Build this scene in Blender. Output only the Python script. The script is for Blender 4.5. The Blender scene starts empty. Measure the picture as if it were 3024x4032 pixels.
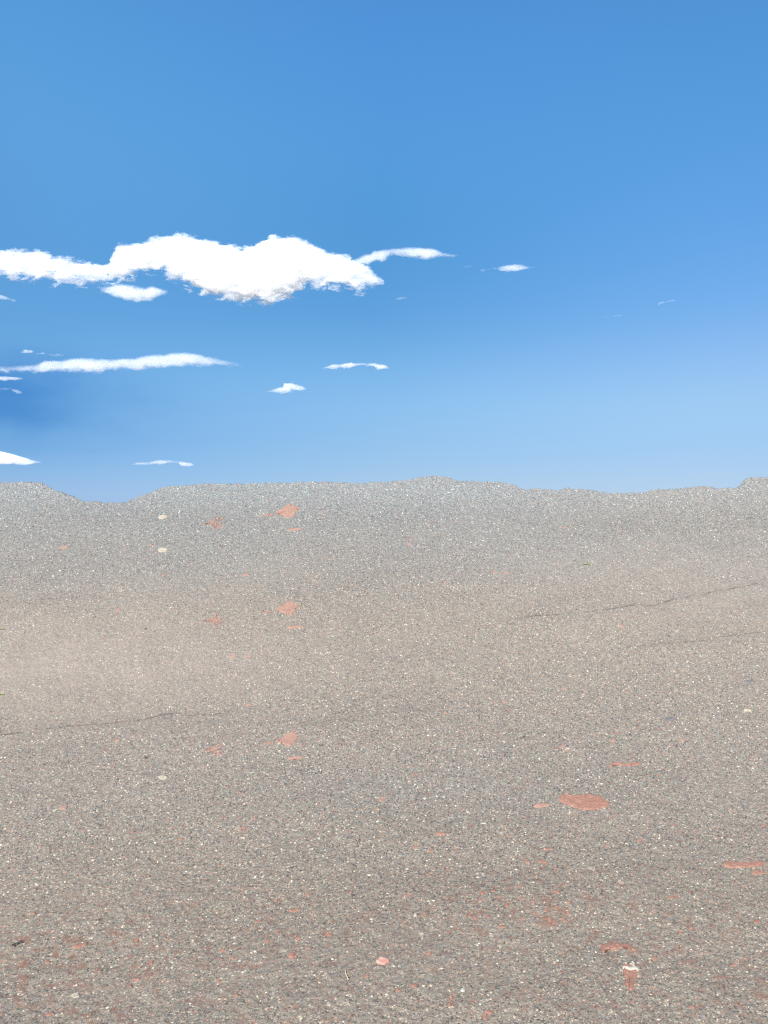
import bpy, math, random
import numpy as np

rng = random.Random(7)
nrs = np.random.RandomState(11)
C = bpy.context.scene.collection
S = bpy.context.scene

# ------------------------------------------------------------------ camera
FPX = 3100.0           # focal length in photograph pixels (frame 3024 x 4032)
EYE = 1.5
cam_d = bpy.data.cameras.new('camera')
cam = bpy.data.objects.new('camera', cam_d)
C.objects.link(cam)
cam.location = (0, 0, EYE)
cam.rotation_euler = (math.radians(90), 0, 0)
cam_d.sensor_fit = 'VERTICAL'
cam_d.sensor_height = 24
cam_d.sensor_width = 18
cam_d.lens = 24 * FPX / 4032
cam_d.clip_start = 0.05
cam_d.clip_end = 60000
S.camera = cam

# ------------------------------------------------------------------ light
SUN_EL, SUN_AZ = 38.0, 197.0      # azimuth clockwise from +Y: behind the camera, a little to its left
w = bpy.data.worlds.new('World')
S.world = w
w.use_nodes = True
wn, wl = w.node_tree.nodes, w.node_tree.links
wn.clear()
w_out = wn.new('ShaderNodeOutputWorld')
w_bg = wn.new('ShaderNodeBackground')
sky = wn.new('ShaderNodeTexSky')
sky.sky_type = 'NISHITA'
sky.sun_disc = False
sky.sun_elevation = math.radians(SUN_EL)
sky.sun_rotation = math.radians(SUN_AZ)
sky.altitude = 300
sky.air_density = 1.0
sky.dust_density = 0.3
sky.ozone_density = 2.5
SKY_STRENGTH = 0.12
w_bg.inputs['Strength'].default_value = SKY_STRENGTH
EXPOSURE = 0.9
# the clear-air sky above is graded towards this place's air: bluer aloft, pale but not yellow low down.
# rows: photograph row, sky texture value there (x strength), wanted picture colour (sRGB) left / middle / right
_grade = [(0, ((0.113, 0.196, 0.363), (0.112, 0.194, 0.362), (0.124, 0.215, 0.396)), (88, 157, 221), (82, 148, 219), (83, 151, 217)),
          (504, ((0.146, 0.251, 0.447), (0.147, 0.253, 0.457), (0.164, 0.281, 0.502)), (97, 163, 223), (88, 157, 222), (91, 159, 225)),
          (882, ((0.192, 0.324, 0.550), (0.196, 0.333, 0.576), (0.220, 0.371, 0.630)), (93, 159, 219), (85, 155, 216), (103, 167, 233)),
          (1197, ((0.261, 0.428, 0.676), (0.270, 0.448, 0.724), (0.305, 0.500, 0.788)), (99, 163, 221), (93, 159, 220), (121, 179, 238)),
          (1386, ((0.329, 0.523, 0.769), (0.347, 0.559, 0.843), (0.389, 0.617, 0.904)), (116, 177, 230), (118, 179, 232), (146, 193, 244)),
          (1575, ((0.445, 0.666, 0.866), (0.472, 0.720, 0.970), (0.525, 0.786, 1.020)), (122, 178, 229), (143, 195, 239), (164, 207, 243)),
          (1732, ((0.600, 0.817, 0.902), (0.655, 0.911, 1.040), (0.711, 0.968, 1.066)), (122, 178, 226), (151, 196, 236), (163, 204, 241)),
          (1890, ((0.846, 0.948, 0.803), (0.945, 1.089, 0.952), (0.996, 1.120, 0.953)), (152, 188, 226), (167, 199, 227), (180, 206, 232)),
          (1985, ((0.908, 0.873, 0.645), (1.044, 1.003, 0.742), (1.074, 1.034, 0.765)), (158, 188, 224), (172, 200, 227), (182, 206, 230))]


def _lin(v):
    v = v / 255.0
    return v / 12.92 if v <= 0.04045 else ((v + 0.055) / 1.055) ** 2.4


w_co = wn.new('ShaderNodeTexCoord')
w_sep = wn.new('ShaderNodeSeparateXYZ')
wl.new(w_co.outputs['Generated'], w_sep.inputs[0])


def _wmath(op, a, b=None, clamp=False):
    n = wn.new('ShaderNodeMath'); n.operation = op; n.use_clamp = clamp
    for i, v in enumerate((a, b)):
        if v is None: continue
        if isinstance(v, (int, float)): n.inputs[i].default_value = v
        else: wl.new(v, n.inputs[i])
    return n.outputs[0]


def _grade_ramp(col):
    n = wn.new('ShaderNodeValToRGB'); cr = n.color_ramp; cr.interpolation = 'B_SPLINE'
    ux = (0.44, 0.0, 0.44)[col]
    pts = []
    for row, ref, *want in _grade:
        t_ = (2016 - row) / FPX
        z = t_ / math.sqrt(1 + ux * ux + t_ * t_)
        pts.append((z, [_lin(want[col][i]) / 2 ** EXPOSURE / ref[col][i] / 3.0 for i in range(3)]))
    pts.sort()
    while len(cr.elements) > 1: cr.elements.remove(cr.elements[-1])
    cr.elements[0].position = max(pts[0][0], 0); cr.elements[0].color = (*pts[0][1], 1)
    for z, c in pts[1:]:
        e = cr.elements.new(z); e.color = (*c, 1)
    wl.new(w_sep.outputs[2], n.inputs[0])
    return n.outputs[0]


def _wmix(f, a, b):
    n = wn.new('ShaderNodeMix'); n.data_type = 'RGBA'
    wl.new(f, n.inputs[0]); wl.new(a, n.inputs[6]); wl.new(b, n.inputs[7])
    return n.outputs[2]


_az = _wmath('DIVIDE', w_sep.outputs[0], _wmath('SQRT', _wmath('ADD', _wmath('MULTIPLY', w_sep.outputs[0], w_sep.outputs[0]), _wmath('ADD', _wmath('MULTIPLY', w_sep.outputs[1], w_sep.outputs[1]), 1e-4))))
# slow uneven veils in the air
_wn1 = wn.new('ShaderNodeTexNoise'); _wn1.inputs['Scale'].default_value = 2.2; _wn1.inputs['Detail'].default_value = 2
_wmap = wn.new('ShaderNodeMapping'); _wmap.inputs['Scale'].default_value = (1, 1, 2.6)
wl.new(w_co.outputs['Generated'], _wmap.inputs[0]); wl.new(_wmap.outputs[0], _wn1.inputs['Vector'])
_azn = _wmath('ADD', _az, _wmath('MULTIPLY', _wmath('SUBTRACT', _wn1.outputs[0], 0.5), 0.16))
fL = _wmath('MULTIPLY', _azn, -2.5, True)
fR = _wmath('MULTIPLY', _azn, 2.5, True)
g = _wmix(fR, _wmix(fL, _grade_ramp(1), _grade_ramp(0)), _grade_ramp(2))
# one deeper blue opening in the low sky at the left
_open = wn.new('ShaderNodeVectorMath'); _open.operation = 'SUBTRACT'; _open.inputs[1].default_value = (-0.440, 0.888, 0.131)
_wn2 = wn.new('ShaderNodeTexNoise'); _wn2.inputs['Scale'].default_value = 11; _wn2.inputs['Detail'].default_value = 3
wl.new(_wmap.outputs[0], _wn2.inputs['Vector'])
_wob = wn.new('ShaderNodeVectorMath'); _wob.operation = 'MULTIPLY_ADD'; _wob.inputs[1].default_value = (.12, .12, .06)
wl.new(_wn2.outputs['Color'], _wob.inputs[0]); wl.new(w_co.outputs['Generated'], _wob.inputs[2])
_wo2 = wn.new('ShaderNodeVectorMath'); _wo2.operation = 'SUBTRACT'; _wo2.inputs[1].default_value = (.06, .06, .03)
wl.new(_wob.outputs[0], _wo2.inputs[0])
wl.new(_wo2.outputs[0], _open.inputs[0])
_osc = wn.new('ShaderNodeVectorMath'); _osc.operation = 'MULTIPLY'; _osc.inputs[1].default_value = (8.2, 8.2, 22)
wl.new(_open.outputs[0], _osc.inputs[0])
_ol = wn.new('ShaderNodeVectorMath'); _ol.operation = 'LENGTH'; wl.new(_osc.outputs[0], _ol.inputs[0])
_of = _wmath('EXPONENT', _wmath('MULTIPLY', _wmath('MULTIPLY', _ol.outputs['Value'], _ol.outputs['Value']), -1.0))
_dk = wn.new('ShaderNodeRGB'); _dk.outputs[0].default_value = (.40, .62, .82, 1)
_wh = wn.new('ShaderNodeRGB'); _wh.outputs[0].default_value = (1, 1, 1, 1)
g3 = wn.new('ShaderNodeVectorMath'); g3.operation = 'MULTIPLY'
wl.new(g, g3.inputs[0]); wl.new(_wmix(_of, _wh.outputs[0], _dk.outputs[0]), g3.inputs[1])
g4 = wn.new('ShaderNodeVectorMath'); g4.operation = 'SCALE'; g4.inputs['Scale'].default_value = 3.0
wl.new(g3.outputs[0], g4.inputs[0])
g5 = wn.new('ShaderNodeVectorMath'); g5.operation = 'MULTIPLY'
wl.new(sky.outputs[0], g5.inputs[0]); wl.new(g4.outputs[0], g5.inputs[1])
wl.new(g5.outputs[0], w_bg.inputs['Color'])
wl.new(w_bg.outputs[0], w_out.inputs['Surface'])

sl = bpy.data.lights.new('sun', 'SUN')
sl.energy = 4.9
sl.angle = math.radians(0.53)
sl.color = (1.0, 0.955, 0.89)
so = bpy.data.objects.new('sun', sl)
C.objects.link(so)
az, el = math.radians(SUN_AZ), math.radians(SUN_EL)
sv = (math.sin(az) * math.cos(el), math.cos(az) * math.cos(el), math.sin(el))
from mathutils import Vector
so.rotation_euler = Vector(sv).to_track_quat('Z', 'Y').to_euler()
so.location = (-4, -8, 12)

S.view_settings.view_transform = 'Standard'
S.view_settings.look = 'None'
S.view_settings.exposure = EXPOSURE
S.view_settings.gamma = 1.0
S.cycles.use_denoising = False
S.cycles.volume_bounces = 20
S.cycles.max_bounces = 24
S.cycles.volume_step_rate = 0.15
S.cycles.volume_max_steps = 512
S.cycles.filter_width = 1.3
S.cycles.sample_clamp_indirect = 6.0


# ------------------------------------------------------------------ noise helpers (numpy)
def _h(ix, iy, seed):
    n = (ix.astype(np.int64) * 374761393 + iy.astype(np.int64) * 668265263 + seed * 974634541) & 0xffffffff
    n = ((n ^ (n >> 13)) * 1274126177) & 0xffffffff
    n = n ^ (n >> 16)
    return (n & 0xffff) / 65535.0


def vnoise(x, y, seed=0):
    ix, iy = np.floor(x), np.floor(y)
    fx, fy = x - ix, y - iy
    fx, fy = fx * fx * (3 - 2 * fx), fy * fy * (3 - 2 * fy)
    a, b = _h(ix, iy, seed), _h(ix + 1, iy, seed)
    c, d = _h(ix, iy + 1, seed), _h(ix + 1, iy + 1, seed)
    return (a * (1 - fx) + b * fx) * (1 - fy) + (c * (1 - fx) + d * fx) * fy - 0.5


def fbm(x, y, oct=4, seed=0):
    s, a = 0, 1.0
    for o in range(oct):
        s = s + a * vnoise(x * 2 ** o, y * 2 ** o, seed + o * 17)
        a *= 0.5
    return s


def sstep(a, b, x):
    t = np.clip((x - a) / (b - a), 0, 1)
    return t * t * (3 - 2 * t)


# ------------------------------------------------------------------ the ground: a flat apron that climbs to a rough crest
YC = 6.3                                   # distance of the crest
crest_px = [(-1500, 1915), (-700, 1900), (-300, 1905), (0, 1897), (115, 1897), (154, 1906), (203, 1927), (245, 1933), (289, 1944), (333, 1961), (424, 1967),
            (501, 1967), (540, 1946), (588, 1927), (627, 1906), (791, 1903), (1000, 1909), (1300, 1909), (1424, 1910),
            (1600, 1903), (1655, 1889), (1733, 1885), (1775, 1892), (1810, 1907), (1964, 1906), (2022, 1915), (2070, 1935), (2118, 1929),
            (2195, 1938), (2244, 1927), (2330, 1932), (2388, 1946), (2514, 1948), (2600, 1932), (2680, 1930), (2774, 1920),
            (2851, 1932), (2915, 1926), (2936, 1918), (2955, 1904), (2976, 1888), (3024, 1882), (3200, 1886), (3700, 1905), (4500, 1915)]
_py = np.array([-50, 2.6, 3.2, 3.8, 4.4, 5.0, 5.6, 6.0, 7.6])
_pz = np.array([0.0, 0.0, 0.06, 0.22, 0.48, 0.80, 1.17, 1.45, 2.57])
# smooth the profile once
_yy = np.linspace(-1, 7.6, 1770)
_zz = np.interp(_yy, _py, _pz)
_k = np.hanning(161); _k /= _k.sum()
_zp = np.concatenate([np.zeros(80), _zz, np.linspace(_zz[-1], _zz[-1] + 80 * (_zz[-1] - _zz[-2]), 80)])
_zz = np.convolve(_zp, _k, 'valid')
# the bank simply stops where the paving broke off: the broken edge wanders to and fro
_ye = np.linspace(5.6, 7.3, 800)
_ze = np.interp(_ye, _yy, _zz)
_re = 2016 - FPX * (_ze - EYE) / _ye                  # falls as y grows
_cx = np.array([(a - 1512) / FPX * 6.27 for a, b in crest_px])
_cy = np.interp([-b for a, b in crest_px], -_re, _ye)
print('edge distance', _cy.min(), _cy.max())


def terrain(x, y, fine=True):
    x = np.asarray(x, float); y = np.asarray(y, float)
    yc = np.interp(x, _cx, _cy)
    if fine: yc = yc + 0.012 * vnoise(x * 38, x * 0 + 2, 77) + 0.010 * vnoise(x * 110, x * 0 + 5, 78)
    p = np.interp(np.minimum(y, yc), _yy, _zz)
    back = np.clip(y - yc, 0, None)
    p = p - (np.sqrt(back * back + 2e-5) - 0.00447) * 1.3 * (y > yc)    # falls away behind the edge
    p = np.maximum(p, 0)
    side = 1 - sstep(9, 16, np.abs(x))
    p = p * side
    near = 1 - sstep(30, 80, np.hypot(x, y))
    p = p + near * 0.05 * fbm(x * 0.45 + 3, y * 0.6, 3, 5) * sstep(0.3, 2.5, y)
    if fine:
        f = near * (1 - sstep(12, 20, np.hypot(x, y)))
        p = p + f * (0.010 * vnoise(x * 5, y * 5, 8) + 0.004 * vnoise(x * 19, y * 19, 9) + (0.003 + 0.004 * sstep(YC - .4, YC, y)) * vnoise(x * 55, y * 55, 3) + (0.0035 + 0.008 * sstep(YC - .4, YC, y)) * vnoise(x * 120, y * 120, 4))
    return p


def hit(px, py):
    """point of the ground seen at photograph pixel (px, py)"""
    px = np.atleast_1d(np.asarray(px, float)); py = np.atleast_1d(np.asarray(py, float))
    dx, dz = (px - 1512) / FPX, (2016 - py) / FPX
    ys = np.linspace(1.8, YC + 0.05, 700)
    X = dx[:, None] * ys; Zr = EYE + dz[:, None] * ys
    g = terrain(X, np.broadcast_to(ys, X.shape), False) - Zr
    idx = np.argmax(g > 0, axis=1)
    idx = np.where((g > 0).any(axis=1), idx, len(ys) - 1)
    i0 = np.maximum(idx - 1, 0)
    g0, g1 = g[np.arange(len(px)), i0], g[np.arange(len(px)), idx]
    t = np.where(g1 != g0, -g0 / np.where(g1 == g0, 1, g1 - g0), 0)
    t = np.clip(t, 0, 1)
    yv = ys[i0] + t * (ys[idx] - ys[i0])
    return dx * yv, yv


def axis(dense_a, dense_b, n, far, nf):
    core = np.linspace(dense_a, dense_b, n)
    step = core[1] - core[0]
    g = np.geomspace(step * 2, far, nf)
    return np.concatenate([(dense_a - g)[::-1], core, dense_b + g])


def nodes_of(name):
    m = bpy.data.materials.new(name)
    m.use_nodes = True
    nt = m.node_tree
    nt.nodes.clear()
    return m, nt.nodes, nt.links


class NT:
    """small helper to write node trees"""
    def __init__(self, name):
        self.m, self.n, self.l = nodes_of(name)

    def node(self, t, **kw):
        n = self.n.new(t)
        for k, v in kw.items():
            setattr(n, k, v)
        return n

    def link(self, a, b):
        self.l.new(a, b)

    def put(self, sock, v):
        if hasattr(v, 'is_output') or isinstance(v, bpy.types.NodeSocket):
            self.l.new(v, sock)
        else:
            sock.default_value = v

    def math(self, op, a, b=None, c=None, clamp=False):
        n = self.node('ShaderNodeMath', operation=op)
        n.use_clamp = clamp
        self.put(n.inputs[0], a)
        if b is not None: self.put(n.inputs[1], b)
        if c is not None: self.put(n.inputs[2], c)
        return n.outputs[0]

    def mix(self, f, a, b, mode='MIX'):
        n = self.node('ShaderNodeMix', data_type='RGBA', blend_type=mode)
        self.put(n.inputs[0], f)
        self.put(n.inputs[6], a)
        self.put(n.inputs[7], b)
        return n.outputs[2]

    def noise(self, vec, scale, detail=3, rough=0.55, dist=0.0):
        n = self.node('ShaderNodeTexNoise')
        if vec is not None: self.link(vec, n.inputs['Vector'])
        n.inputs['Scale'].default_value = scale
        n.inputs['Detail'].default_value = detail
        n.inputs['Roughness'].default_value = rough
        n.inputs['Distortion'].default_value = dist
        return n.outputs[0]

    def voro(self, vec, scale, feature='F1', rand=1.0):
        n = self.node('ShaderNodeTexVoronoi', feature=feature)
        self.link(vec, n.inputs['Vector'])
        n.inputs['Scale'].default_value = scale
        n.inputs['Randomness'].default_value = rand
        return n

    def maprange(self, v, a, b, c=0.0, d=1.0, smooth=True):
        n = self.node('ShaderNodeMapRange')
        n.interpolation_type = 'SMOOTHSTEP' if smooth else 'LINEAR'
        self.put(n.inputs[0], v)
        for i, q in enumerate((a, b, c, d)): self.put(n.inputs[i + 1], q)
        return n.outputs[0]

    def ramp(self, v, stops, mode='CONSTANT'):
        n = self.node('ShaderNodeValToRGB')
        cr = n.color_ramp
        cr.interpolation = mode
        while len(cr.elements) > 1: cr.elements.remove(cr.elements[-1])
        cr.elements[0].position = stops[0][0]; cr.elements[0].color = (*stops[0][1], 1)
        for p, c in stops[1:]:
            e = cr.elements.new(p); e.color = (*c, 1)
        self.put(n.inputs[0], v)
        return n.outputs[0]


def rgba(c): return (c[0], c[1], c[2], 1.0)


_ST = [(0.00, (.055, .053, .060)), (0.10, (.12, .115, .118)), (0.22, (.19, .175, .160)), (0.36, (.245, .225, .200)), (0.50, (.21, .215, .20)),
          (0.62, (.29, .27, .245)), (0.74, (.235, .185, .165)), (0.80, (.17, .185, .215)), (0.86, (.38, .36, .32)), (0.935, (.34, .135, .095)),
          (0.970, (.54, .50, .42)), (0.992, (.80, .77, .70))]
STONES = [(p, tuple(min(.80, (v * 1.0 + m * .0) * g) for v, m, g in zip(c, (.24, .225, .205), (.865, .80, .695)))) for p, c in _ST]


def asphalt():
    t = NT('weathered_asphalt')
    co = t.node('ShaderNodeTexCoord').outputs['Object']
    # stretch a little so stones keep an irregular outline
    wob = t.node('ShaderNodeVectorMath', operation='MULTIPLY_ADD')
    nz = t.node('ShaderNodeTexNoise'); nz.inputs['Scale'].default_value = 160; nz.inputs['Detail'].default_value = 2
    t.link(co, nz.inputs['Vector'])
    t.link(nz.outputs['Color'], wob.inputs[0]); wob.inputs[1].default_value = (.006, .006, .006)
    t.link(co, wob.inputs[2])
    P = wob.outputs[0]
    v1 = t.voro(P, 172)
    v2 = t.voro(P, 310)
    v3 = t.voro(P, 120)
    sep1 = t.node('ShaderNodeSeparateColor'); t.link(v1.outputs['Color'], sep1.inputs[0])
    sep2 = t.node('ShaderNodeSeparateColor'); t.link(v2.outputs['Color'], sep2.inputs[0])
    sep3 = t.node('ShaderNodeSeparateColor'); t.link(v3.outputs['Color'], sep3.inputs[0])
    c1 = t.ramp(sep1.outputs[0], STONES)
    c2 = t.ramp(sep2.outputs[0], STONES)
    pick = t.math('GREATER_THAN', sep1.outputs[1], 0.52)
    col = t.mix(pick, c1, c2)
    big = t.math('GREATER_THAN', sep3.outputs[1], 0.975)
    bigin = t.math('LESS_THAN', v3.outputs['Distance'], 0.36)
    col = t.mix(t.math('MULTIPLY', big, bigin), col, t.ramp(sep3.outputs[0], [(0, (.40, .36, .29)), (.35, (.33, .12, .08)), (.6, (.50, .46, .38)), (.85, (.1, .1, .12))]))
    # binder in the gaps between stones
    e = t.voro(P, 172, 'DISTANCE_TO_EDGE').outputs['Distance']
    gap = t.maprange(e, 0.0, 0.10, 1.0, 0.0)
    col = t.mix(t.math('MULTIPLY', gap, 0.50), col, (.06, .053, .045, 1))
    # broad wear: dusty tan, rust-brown dirt; cool and pale tints paint haze towards the crest
    def attr(nm):
        a = t.node('ShaderNodeAttribute'); a.attribute_name = nm
        return a.outputs['Fac']
    dust, cool, rust, dark, crack = attr('dust'), attr('cool'), attr('rust'), attr('dark'), attr('crack')
    n_mid = t.noise(co, 4.0, 5, .6)
    n_sm = t.noise(co, 34, 4, .62)
    col = t.mix(t.math('MULTIPLY', t.maprange(n_sm, .35, .7), .15), col, (.165, .143, .113, 1))
    dn = t.math('MULTIPLY', dust, t.maprange(n_mid, .25, .65, .65, 1.05), clamp=True)
    col = t.mix(t.math('MULTIPLY', dn, 0.55), col, (.268, .222, .180, 1))
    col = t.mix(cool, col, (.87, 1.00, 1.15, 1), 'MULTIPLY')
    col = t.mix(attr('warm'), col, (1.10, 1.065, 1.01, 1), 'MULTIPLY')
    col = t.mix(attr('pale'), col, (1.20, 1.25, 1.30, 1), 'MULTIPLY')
    rn = t.math('MULTIPLY', rust, t.maprange(t.noise(co, 22, 4, .65), .50, .68), clamp=True)
    col = t.mix(t.math('MULTIPLY', rn, 0.65), col, (.19, .085, .055, 1))
    col = t.mix(t.math('MULTIPLY', dark, 0.75), col, (.07, .06, .058, 1))
    col = t.mix(crack, col, (.035, .03, .028, 1))
    bs = t.node('ShaderNodeBsdfPrincipled')
    t.link(col, bs.inputs['Base Color'])
    bs.inputs['Roughness'].default_value = 0.85
    bs.inputs['Specular IOR Level'].default_value = 0.35
    h = t.math('ADD', t.math('MULTIPLY', t.maprange(e, 0, .22), 1.0), t.math('MULTIPLY', v2.outputs['Distance'], -0.7))
    h = t.math('ADD', h, t.math('MULTIPLY', sep1.outputs[2], 0.6))
    b = t.node('ShaderNodeBump'); b.inputs['Strength'].default_value = 0.38; b.inputs['Distance'].default_value = 0.003
    t.link(h, b.inputs['Height']); t.link(b.outputs[0], bs.inputs['Normal'])
    o = t.node('ShaderNodeOutputMaterial'); t.link(bs.outputs[0], o.inputs['Surface'])
    return t.m


def seg_dist(PX, PY, pts, amp=0, seed=0):
    d = np.full(PX.shape, 1e9)
    for (x0, y0), (x1, y1) in zip(pts[:-1], pts[1:]):
        vx, vy = x1 - x0, y1 - y0
        t = np.clip(((PX - x0) * vx + (PY - y0) * vy) / (vx * vx + vy * vy), 0, 1)
        d = np.minimum(d, np.hypot(PX - x0 - t * vx, PY - y0 - t * vy))
    return d


def blob(U, V, cx, cy, rx, ry):
    return np.exp(-(((U - cx) / rx) ** 2 + ((V - cy) / ry) ** 2))


def build_ground():
    xs = axis(-3.6, 3.6, 1250, 4000, 60)
    ya = np.linspace(1.6, YC + 0.30, 1080)
    st = ya[1] - ya[0]
    ys = np.concatenate([(1.6 - np.geomspace(st * 2, 4000, 45))[::-1], ya, YC + 0.30 + np.geomspace(st * 2, 9000, 90)])
    X, Y = np.meshgrid(xs, ys)
    Z = terrain(X, Y)
    # where wear and painted haze lie on the ground (coordinates of the map: as seen from the apron)
    D = np.maximum(Y, 1.2)
    U = 1512 + FPX * X / D
    V = 2016 - FPX * (Z - EYE) / D
    front = sstep(0.5, 1.5, Y) * (1 - sstep(YC + .5, YC + 2, Y)) * (1 - sstep(3, 5, np.abs(X)))
    Wn = 90 * fbm(X * 0.55 + 9, Y * 2.2 - X * 0.5, 4, 40) + 60 * fbm(X * 1.6, Y * 1.6, 3, 41)
    dust = 0.78 * blob(U, V + Wn, 150, 2660, 800, 210) + 0.18 * blob(U, V + Wn, 1000, 2600, 800, 230) + 0.40 * blob(U, V + Wn, 2900, 2300, 700, 130) \
        + 0.24 * blob(U, V + Wn, 2600, 2560, 900, 260) + 0.06 * np.exp(-((V + Wn - 2560) / 480) ** 2) + 0.22 * blob(U, V + Wn, 2350, 2190, 350, 110)
    dust += 0.26 * fbm(X * 0.7 + 4, Y * 3.0 - X * 0.7, 4, 44) - 0.10 * blob(U, V, 1500, 2400, 500, 350)
    dust = np.clip(dust, 0, 2) * .9 + 0.16 * sstep(3300, 4000, V)
    cool = (0.85 * sstep(2480, 2020, V + Wn * .7) + 0.18 * sstep(2080, 1920, V + .25 * Wn)) * (1 - .35 * sstep(1500, 2800, U)) + 0.12 * blob(U, V, 1650, 3080, 500, 130)  # bluish haze fade up to the crest, put into the colour; one cool patch lower
    rust = 0.7 * blob(U, V, 2150, 3560, 500, 170) + .8 * blob(U, V, 250, 3800, 400, 200) + .8 * blob(U, V, 0, 4032, 500, 200) + .42 * sstep(3300, 3700, V) \
        + .5 * blob(U, V, 2900, 3850, 350, 250) + .3 * blob(U, V, 2250, 3260, 350, 60) + .3 * blob(U, V, 1100, 3750, 350, 130) + .12 * sstep(2300, 3000, V)
    rust = rust * .9
    pale = 0.75 * sstep(2060, 1895, V + .3 * Wn)  # paler haze along the crest, painted into the asphalt
    dark = np.zeros_like(X)
    for cx, cy, rx, ry, a in [(70, 3726, 22, 4, .0), (1150, 3750, 500, 90, .12), (2000, 3480, 700, 80, .12)]:
        dark += a * blob(U, V, cx, cy, rx, ry)
    strk = fbm(X * 0.8 + 2, Y * 7.0 - X * 1.3, 4, 51)
    dark += 0.34 * np.clip(strk - .12, 0, .6) * sstep(2000, 2300, V) * (1 - .5 * sstep(2900, 3500, V))
    # long cracks
    crack = np.zeros_like(X)
    lines = [[(2010, 2437), (2150, 2424), (2330, 2405), (2560, 2378), (2800, 2328), (3100, 2278)],
             [(2430, 2548), (2560, 2541), (2720, 2522), (2900, 2500), (3100, 2478)],
             [(-60, 2898), (90, 2880), (260, 2860), (420, 2850), (560, 2826), (700, 2802)],
             [(20, 2374), (160, 2360), (370, 2340)], [(640, 2822), (900, 2806)]]
    for i, ln in enumerate(lines):
        hx, hy = hit([p[0] for p in ln], [p[1] for p in ln])
        wx = X + 0.012 * fbm(X * 9, Y * 9, 3, 60 + i)
        wy = Y + 0.020 * fbm(X * 9 + 40, Y * 9, 3, 70 + i)
        sel = (Y > 1.5) & (Y < 6.5)
        d = np.full(X.shape, 9.0)
        d[sel] = seg_dist(wx[sel], wy[sel], list(zip(hx, hy)))
        wgt = np.clip(0.50 + 1.3 * vnoise(X * 5, Y * 3, 90 + i) + 1.6 * vnoise(X * 45, Y * 45, 96 + i), 0, 1)
        a = (1 - sstep(0.001, 0.008, d)) * wgt * (0.36 if i > 2 else 0.66)
        crack = np.maximum(crack, a)
        dark += 0.10 * (1 - sstep(0.0, 0.07, d))
    Z = Z - 0.006 * crack
    ny, nx = X.shape
    me = bpy.data.meshes.new('ground')
    me.vertices.add(nx * ny)
    me.vertices.foreach_set('co', np.stack([X, Y, Z], -1).ravel())
    i = np.arange(nx * ny).reshape(ny, nx)
    f = np.stack([i[:-1, :-1], i[:-1, 1:], i[1:, 1:], i[1:, :-1]], -1).reshape(-1, 4)
    me.loops.add(f.size); me.loops.foreach_set('vertex_index', f.ravel())
    me.polygons.add(len(f))
    me.polygons.foreach_set('loop_start', np.arange(0, f.size, 4))
    me.polygons.foreach_set('use_smooth', np.ones(len(f), bool))
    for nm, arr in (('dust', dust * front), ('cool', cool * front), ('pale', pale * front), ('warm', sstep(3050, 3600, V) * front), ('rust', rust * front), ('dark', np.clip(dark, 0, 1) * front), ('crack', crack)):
        a = me.attributes.new(nm, 'FLOAT', 'POINT')
        a.data.foreach_set('value', np.clip(arr, 0, 1.2).ravel().astype(np.float32))
    me.update(calc_edges=True)
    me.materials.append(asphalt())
    o = bpy.data.objects.new('ground', me)
    C.objects.link(o)
    o['kind'] = 'structure'
    return o


build_ground()


# ------------------------------------------------------------------ things lying on the ground
def tag(o, label, cat, group=None):
    o['label'] = label
    o['category'] = cat
    if group: o['group'] = group
    return o


def patch_material(name, c_a, c_b, speck, speck_amt, rough=0.8, bump=0.5):
    t = NT(name)
    co = t.node('ShaderNodeTexCoord').outputs['Object']
    col = t.mix(t.maprange(t.noise(co, 40, 5, .65), .35, .65), rgba(c_a), rgba(c_b))
    sp = t.maprange(t.noise(co, 130, 3, .6), .60, .68)
    col = t.mix(t.math('MULTIPLY', sp, speck_amt), col, rgba(speck))
    cr = t.maprange(t.voro(co, 26, 'DISTANCE_TO_EDGE').outputs['Distance'], 0, .035, 1, 0)
    crn = t.math('MULTIPLY', cr, t.maprange(t.noise(co, 9, 2), .5, .6))
    col = t.mix(t.math('MULTIPLY', crn, .55), col, (.10, .05, .04, 1))
    bs = t.node('ShaderNodeBsdfPrincipled')
    t.link(col, bs.inputs['Base Color'])
    bs.inputs['Roughness'].default_value = rough
    b = t.node('ShaderNodeBump'); b.inputs['Strength'].default_value = bump; b.inputs['Distance'].default_value = .003
    t.link(t.noise(co, 170, 3, .6), b.inputs['Height']); t.link(b.outputs[0], bs.inputs['Normal'])
    o = t.node('ShaderNodeOutputMaterial'); t.link(bs.outputs[0], o.inputs['Surface'])
    return t.m


M_RED = patch_material('red_paint', (.25, .122, .083), (.215, .105, .072), (.48, .38, .29), .45)
M_SALMON = patch_material('faded_red_paint', (.265, .145, .105), (.24, .143, .105), (.28, .23, .20), .6)
M_PINK = patch_material('pink_paint', (.48, .25, .19), (.38, .18, .13), (.62, .52, .42), .9)
M_CREAM = patch_material('cream_paint', (.31, .27, .195), (.28, .245, .18), (.62, .56, .44), .4)
M_WHITE = patch_material('white_residue', (.36, .32, .26), (.40, .36, .295), (.235, .11, .075), .9)
M_DARK = patch_material('dark_spot', (.085, .078, .08), (.12, .11, .105), (.22, .20, .19), .5)
M_BLACK = patch_material('dry_twig', (.035, .030, .030), (.05, .042, .04), (.10, .08, .07), .3)
M_STRAW = patch_material('straw', (.70, .55, .30), (.60, .48, .28), (.8, .7, .5), .3)
M_GREEN = patch_material('grass_green', (.16, .22, .05), (.22, .26, .07), (.4, .38, .14), .3)


def gpoly(pts):
    x, y = hit([p[0] for p in pts], [p[1] for p in pts])
    return np.stack([x, y], -1)


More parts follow.
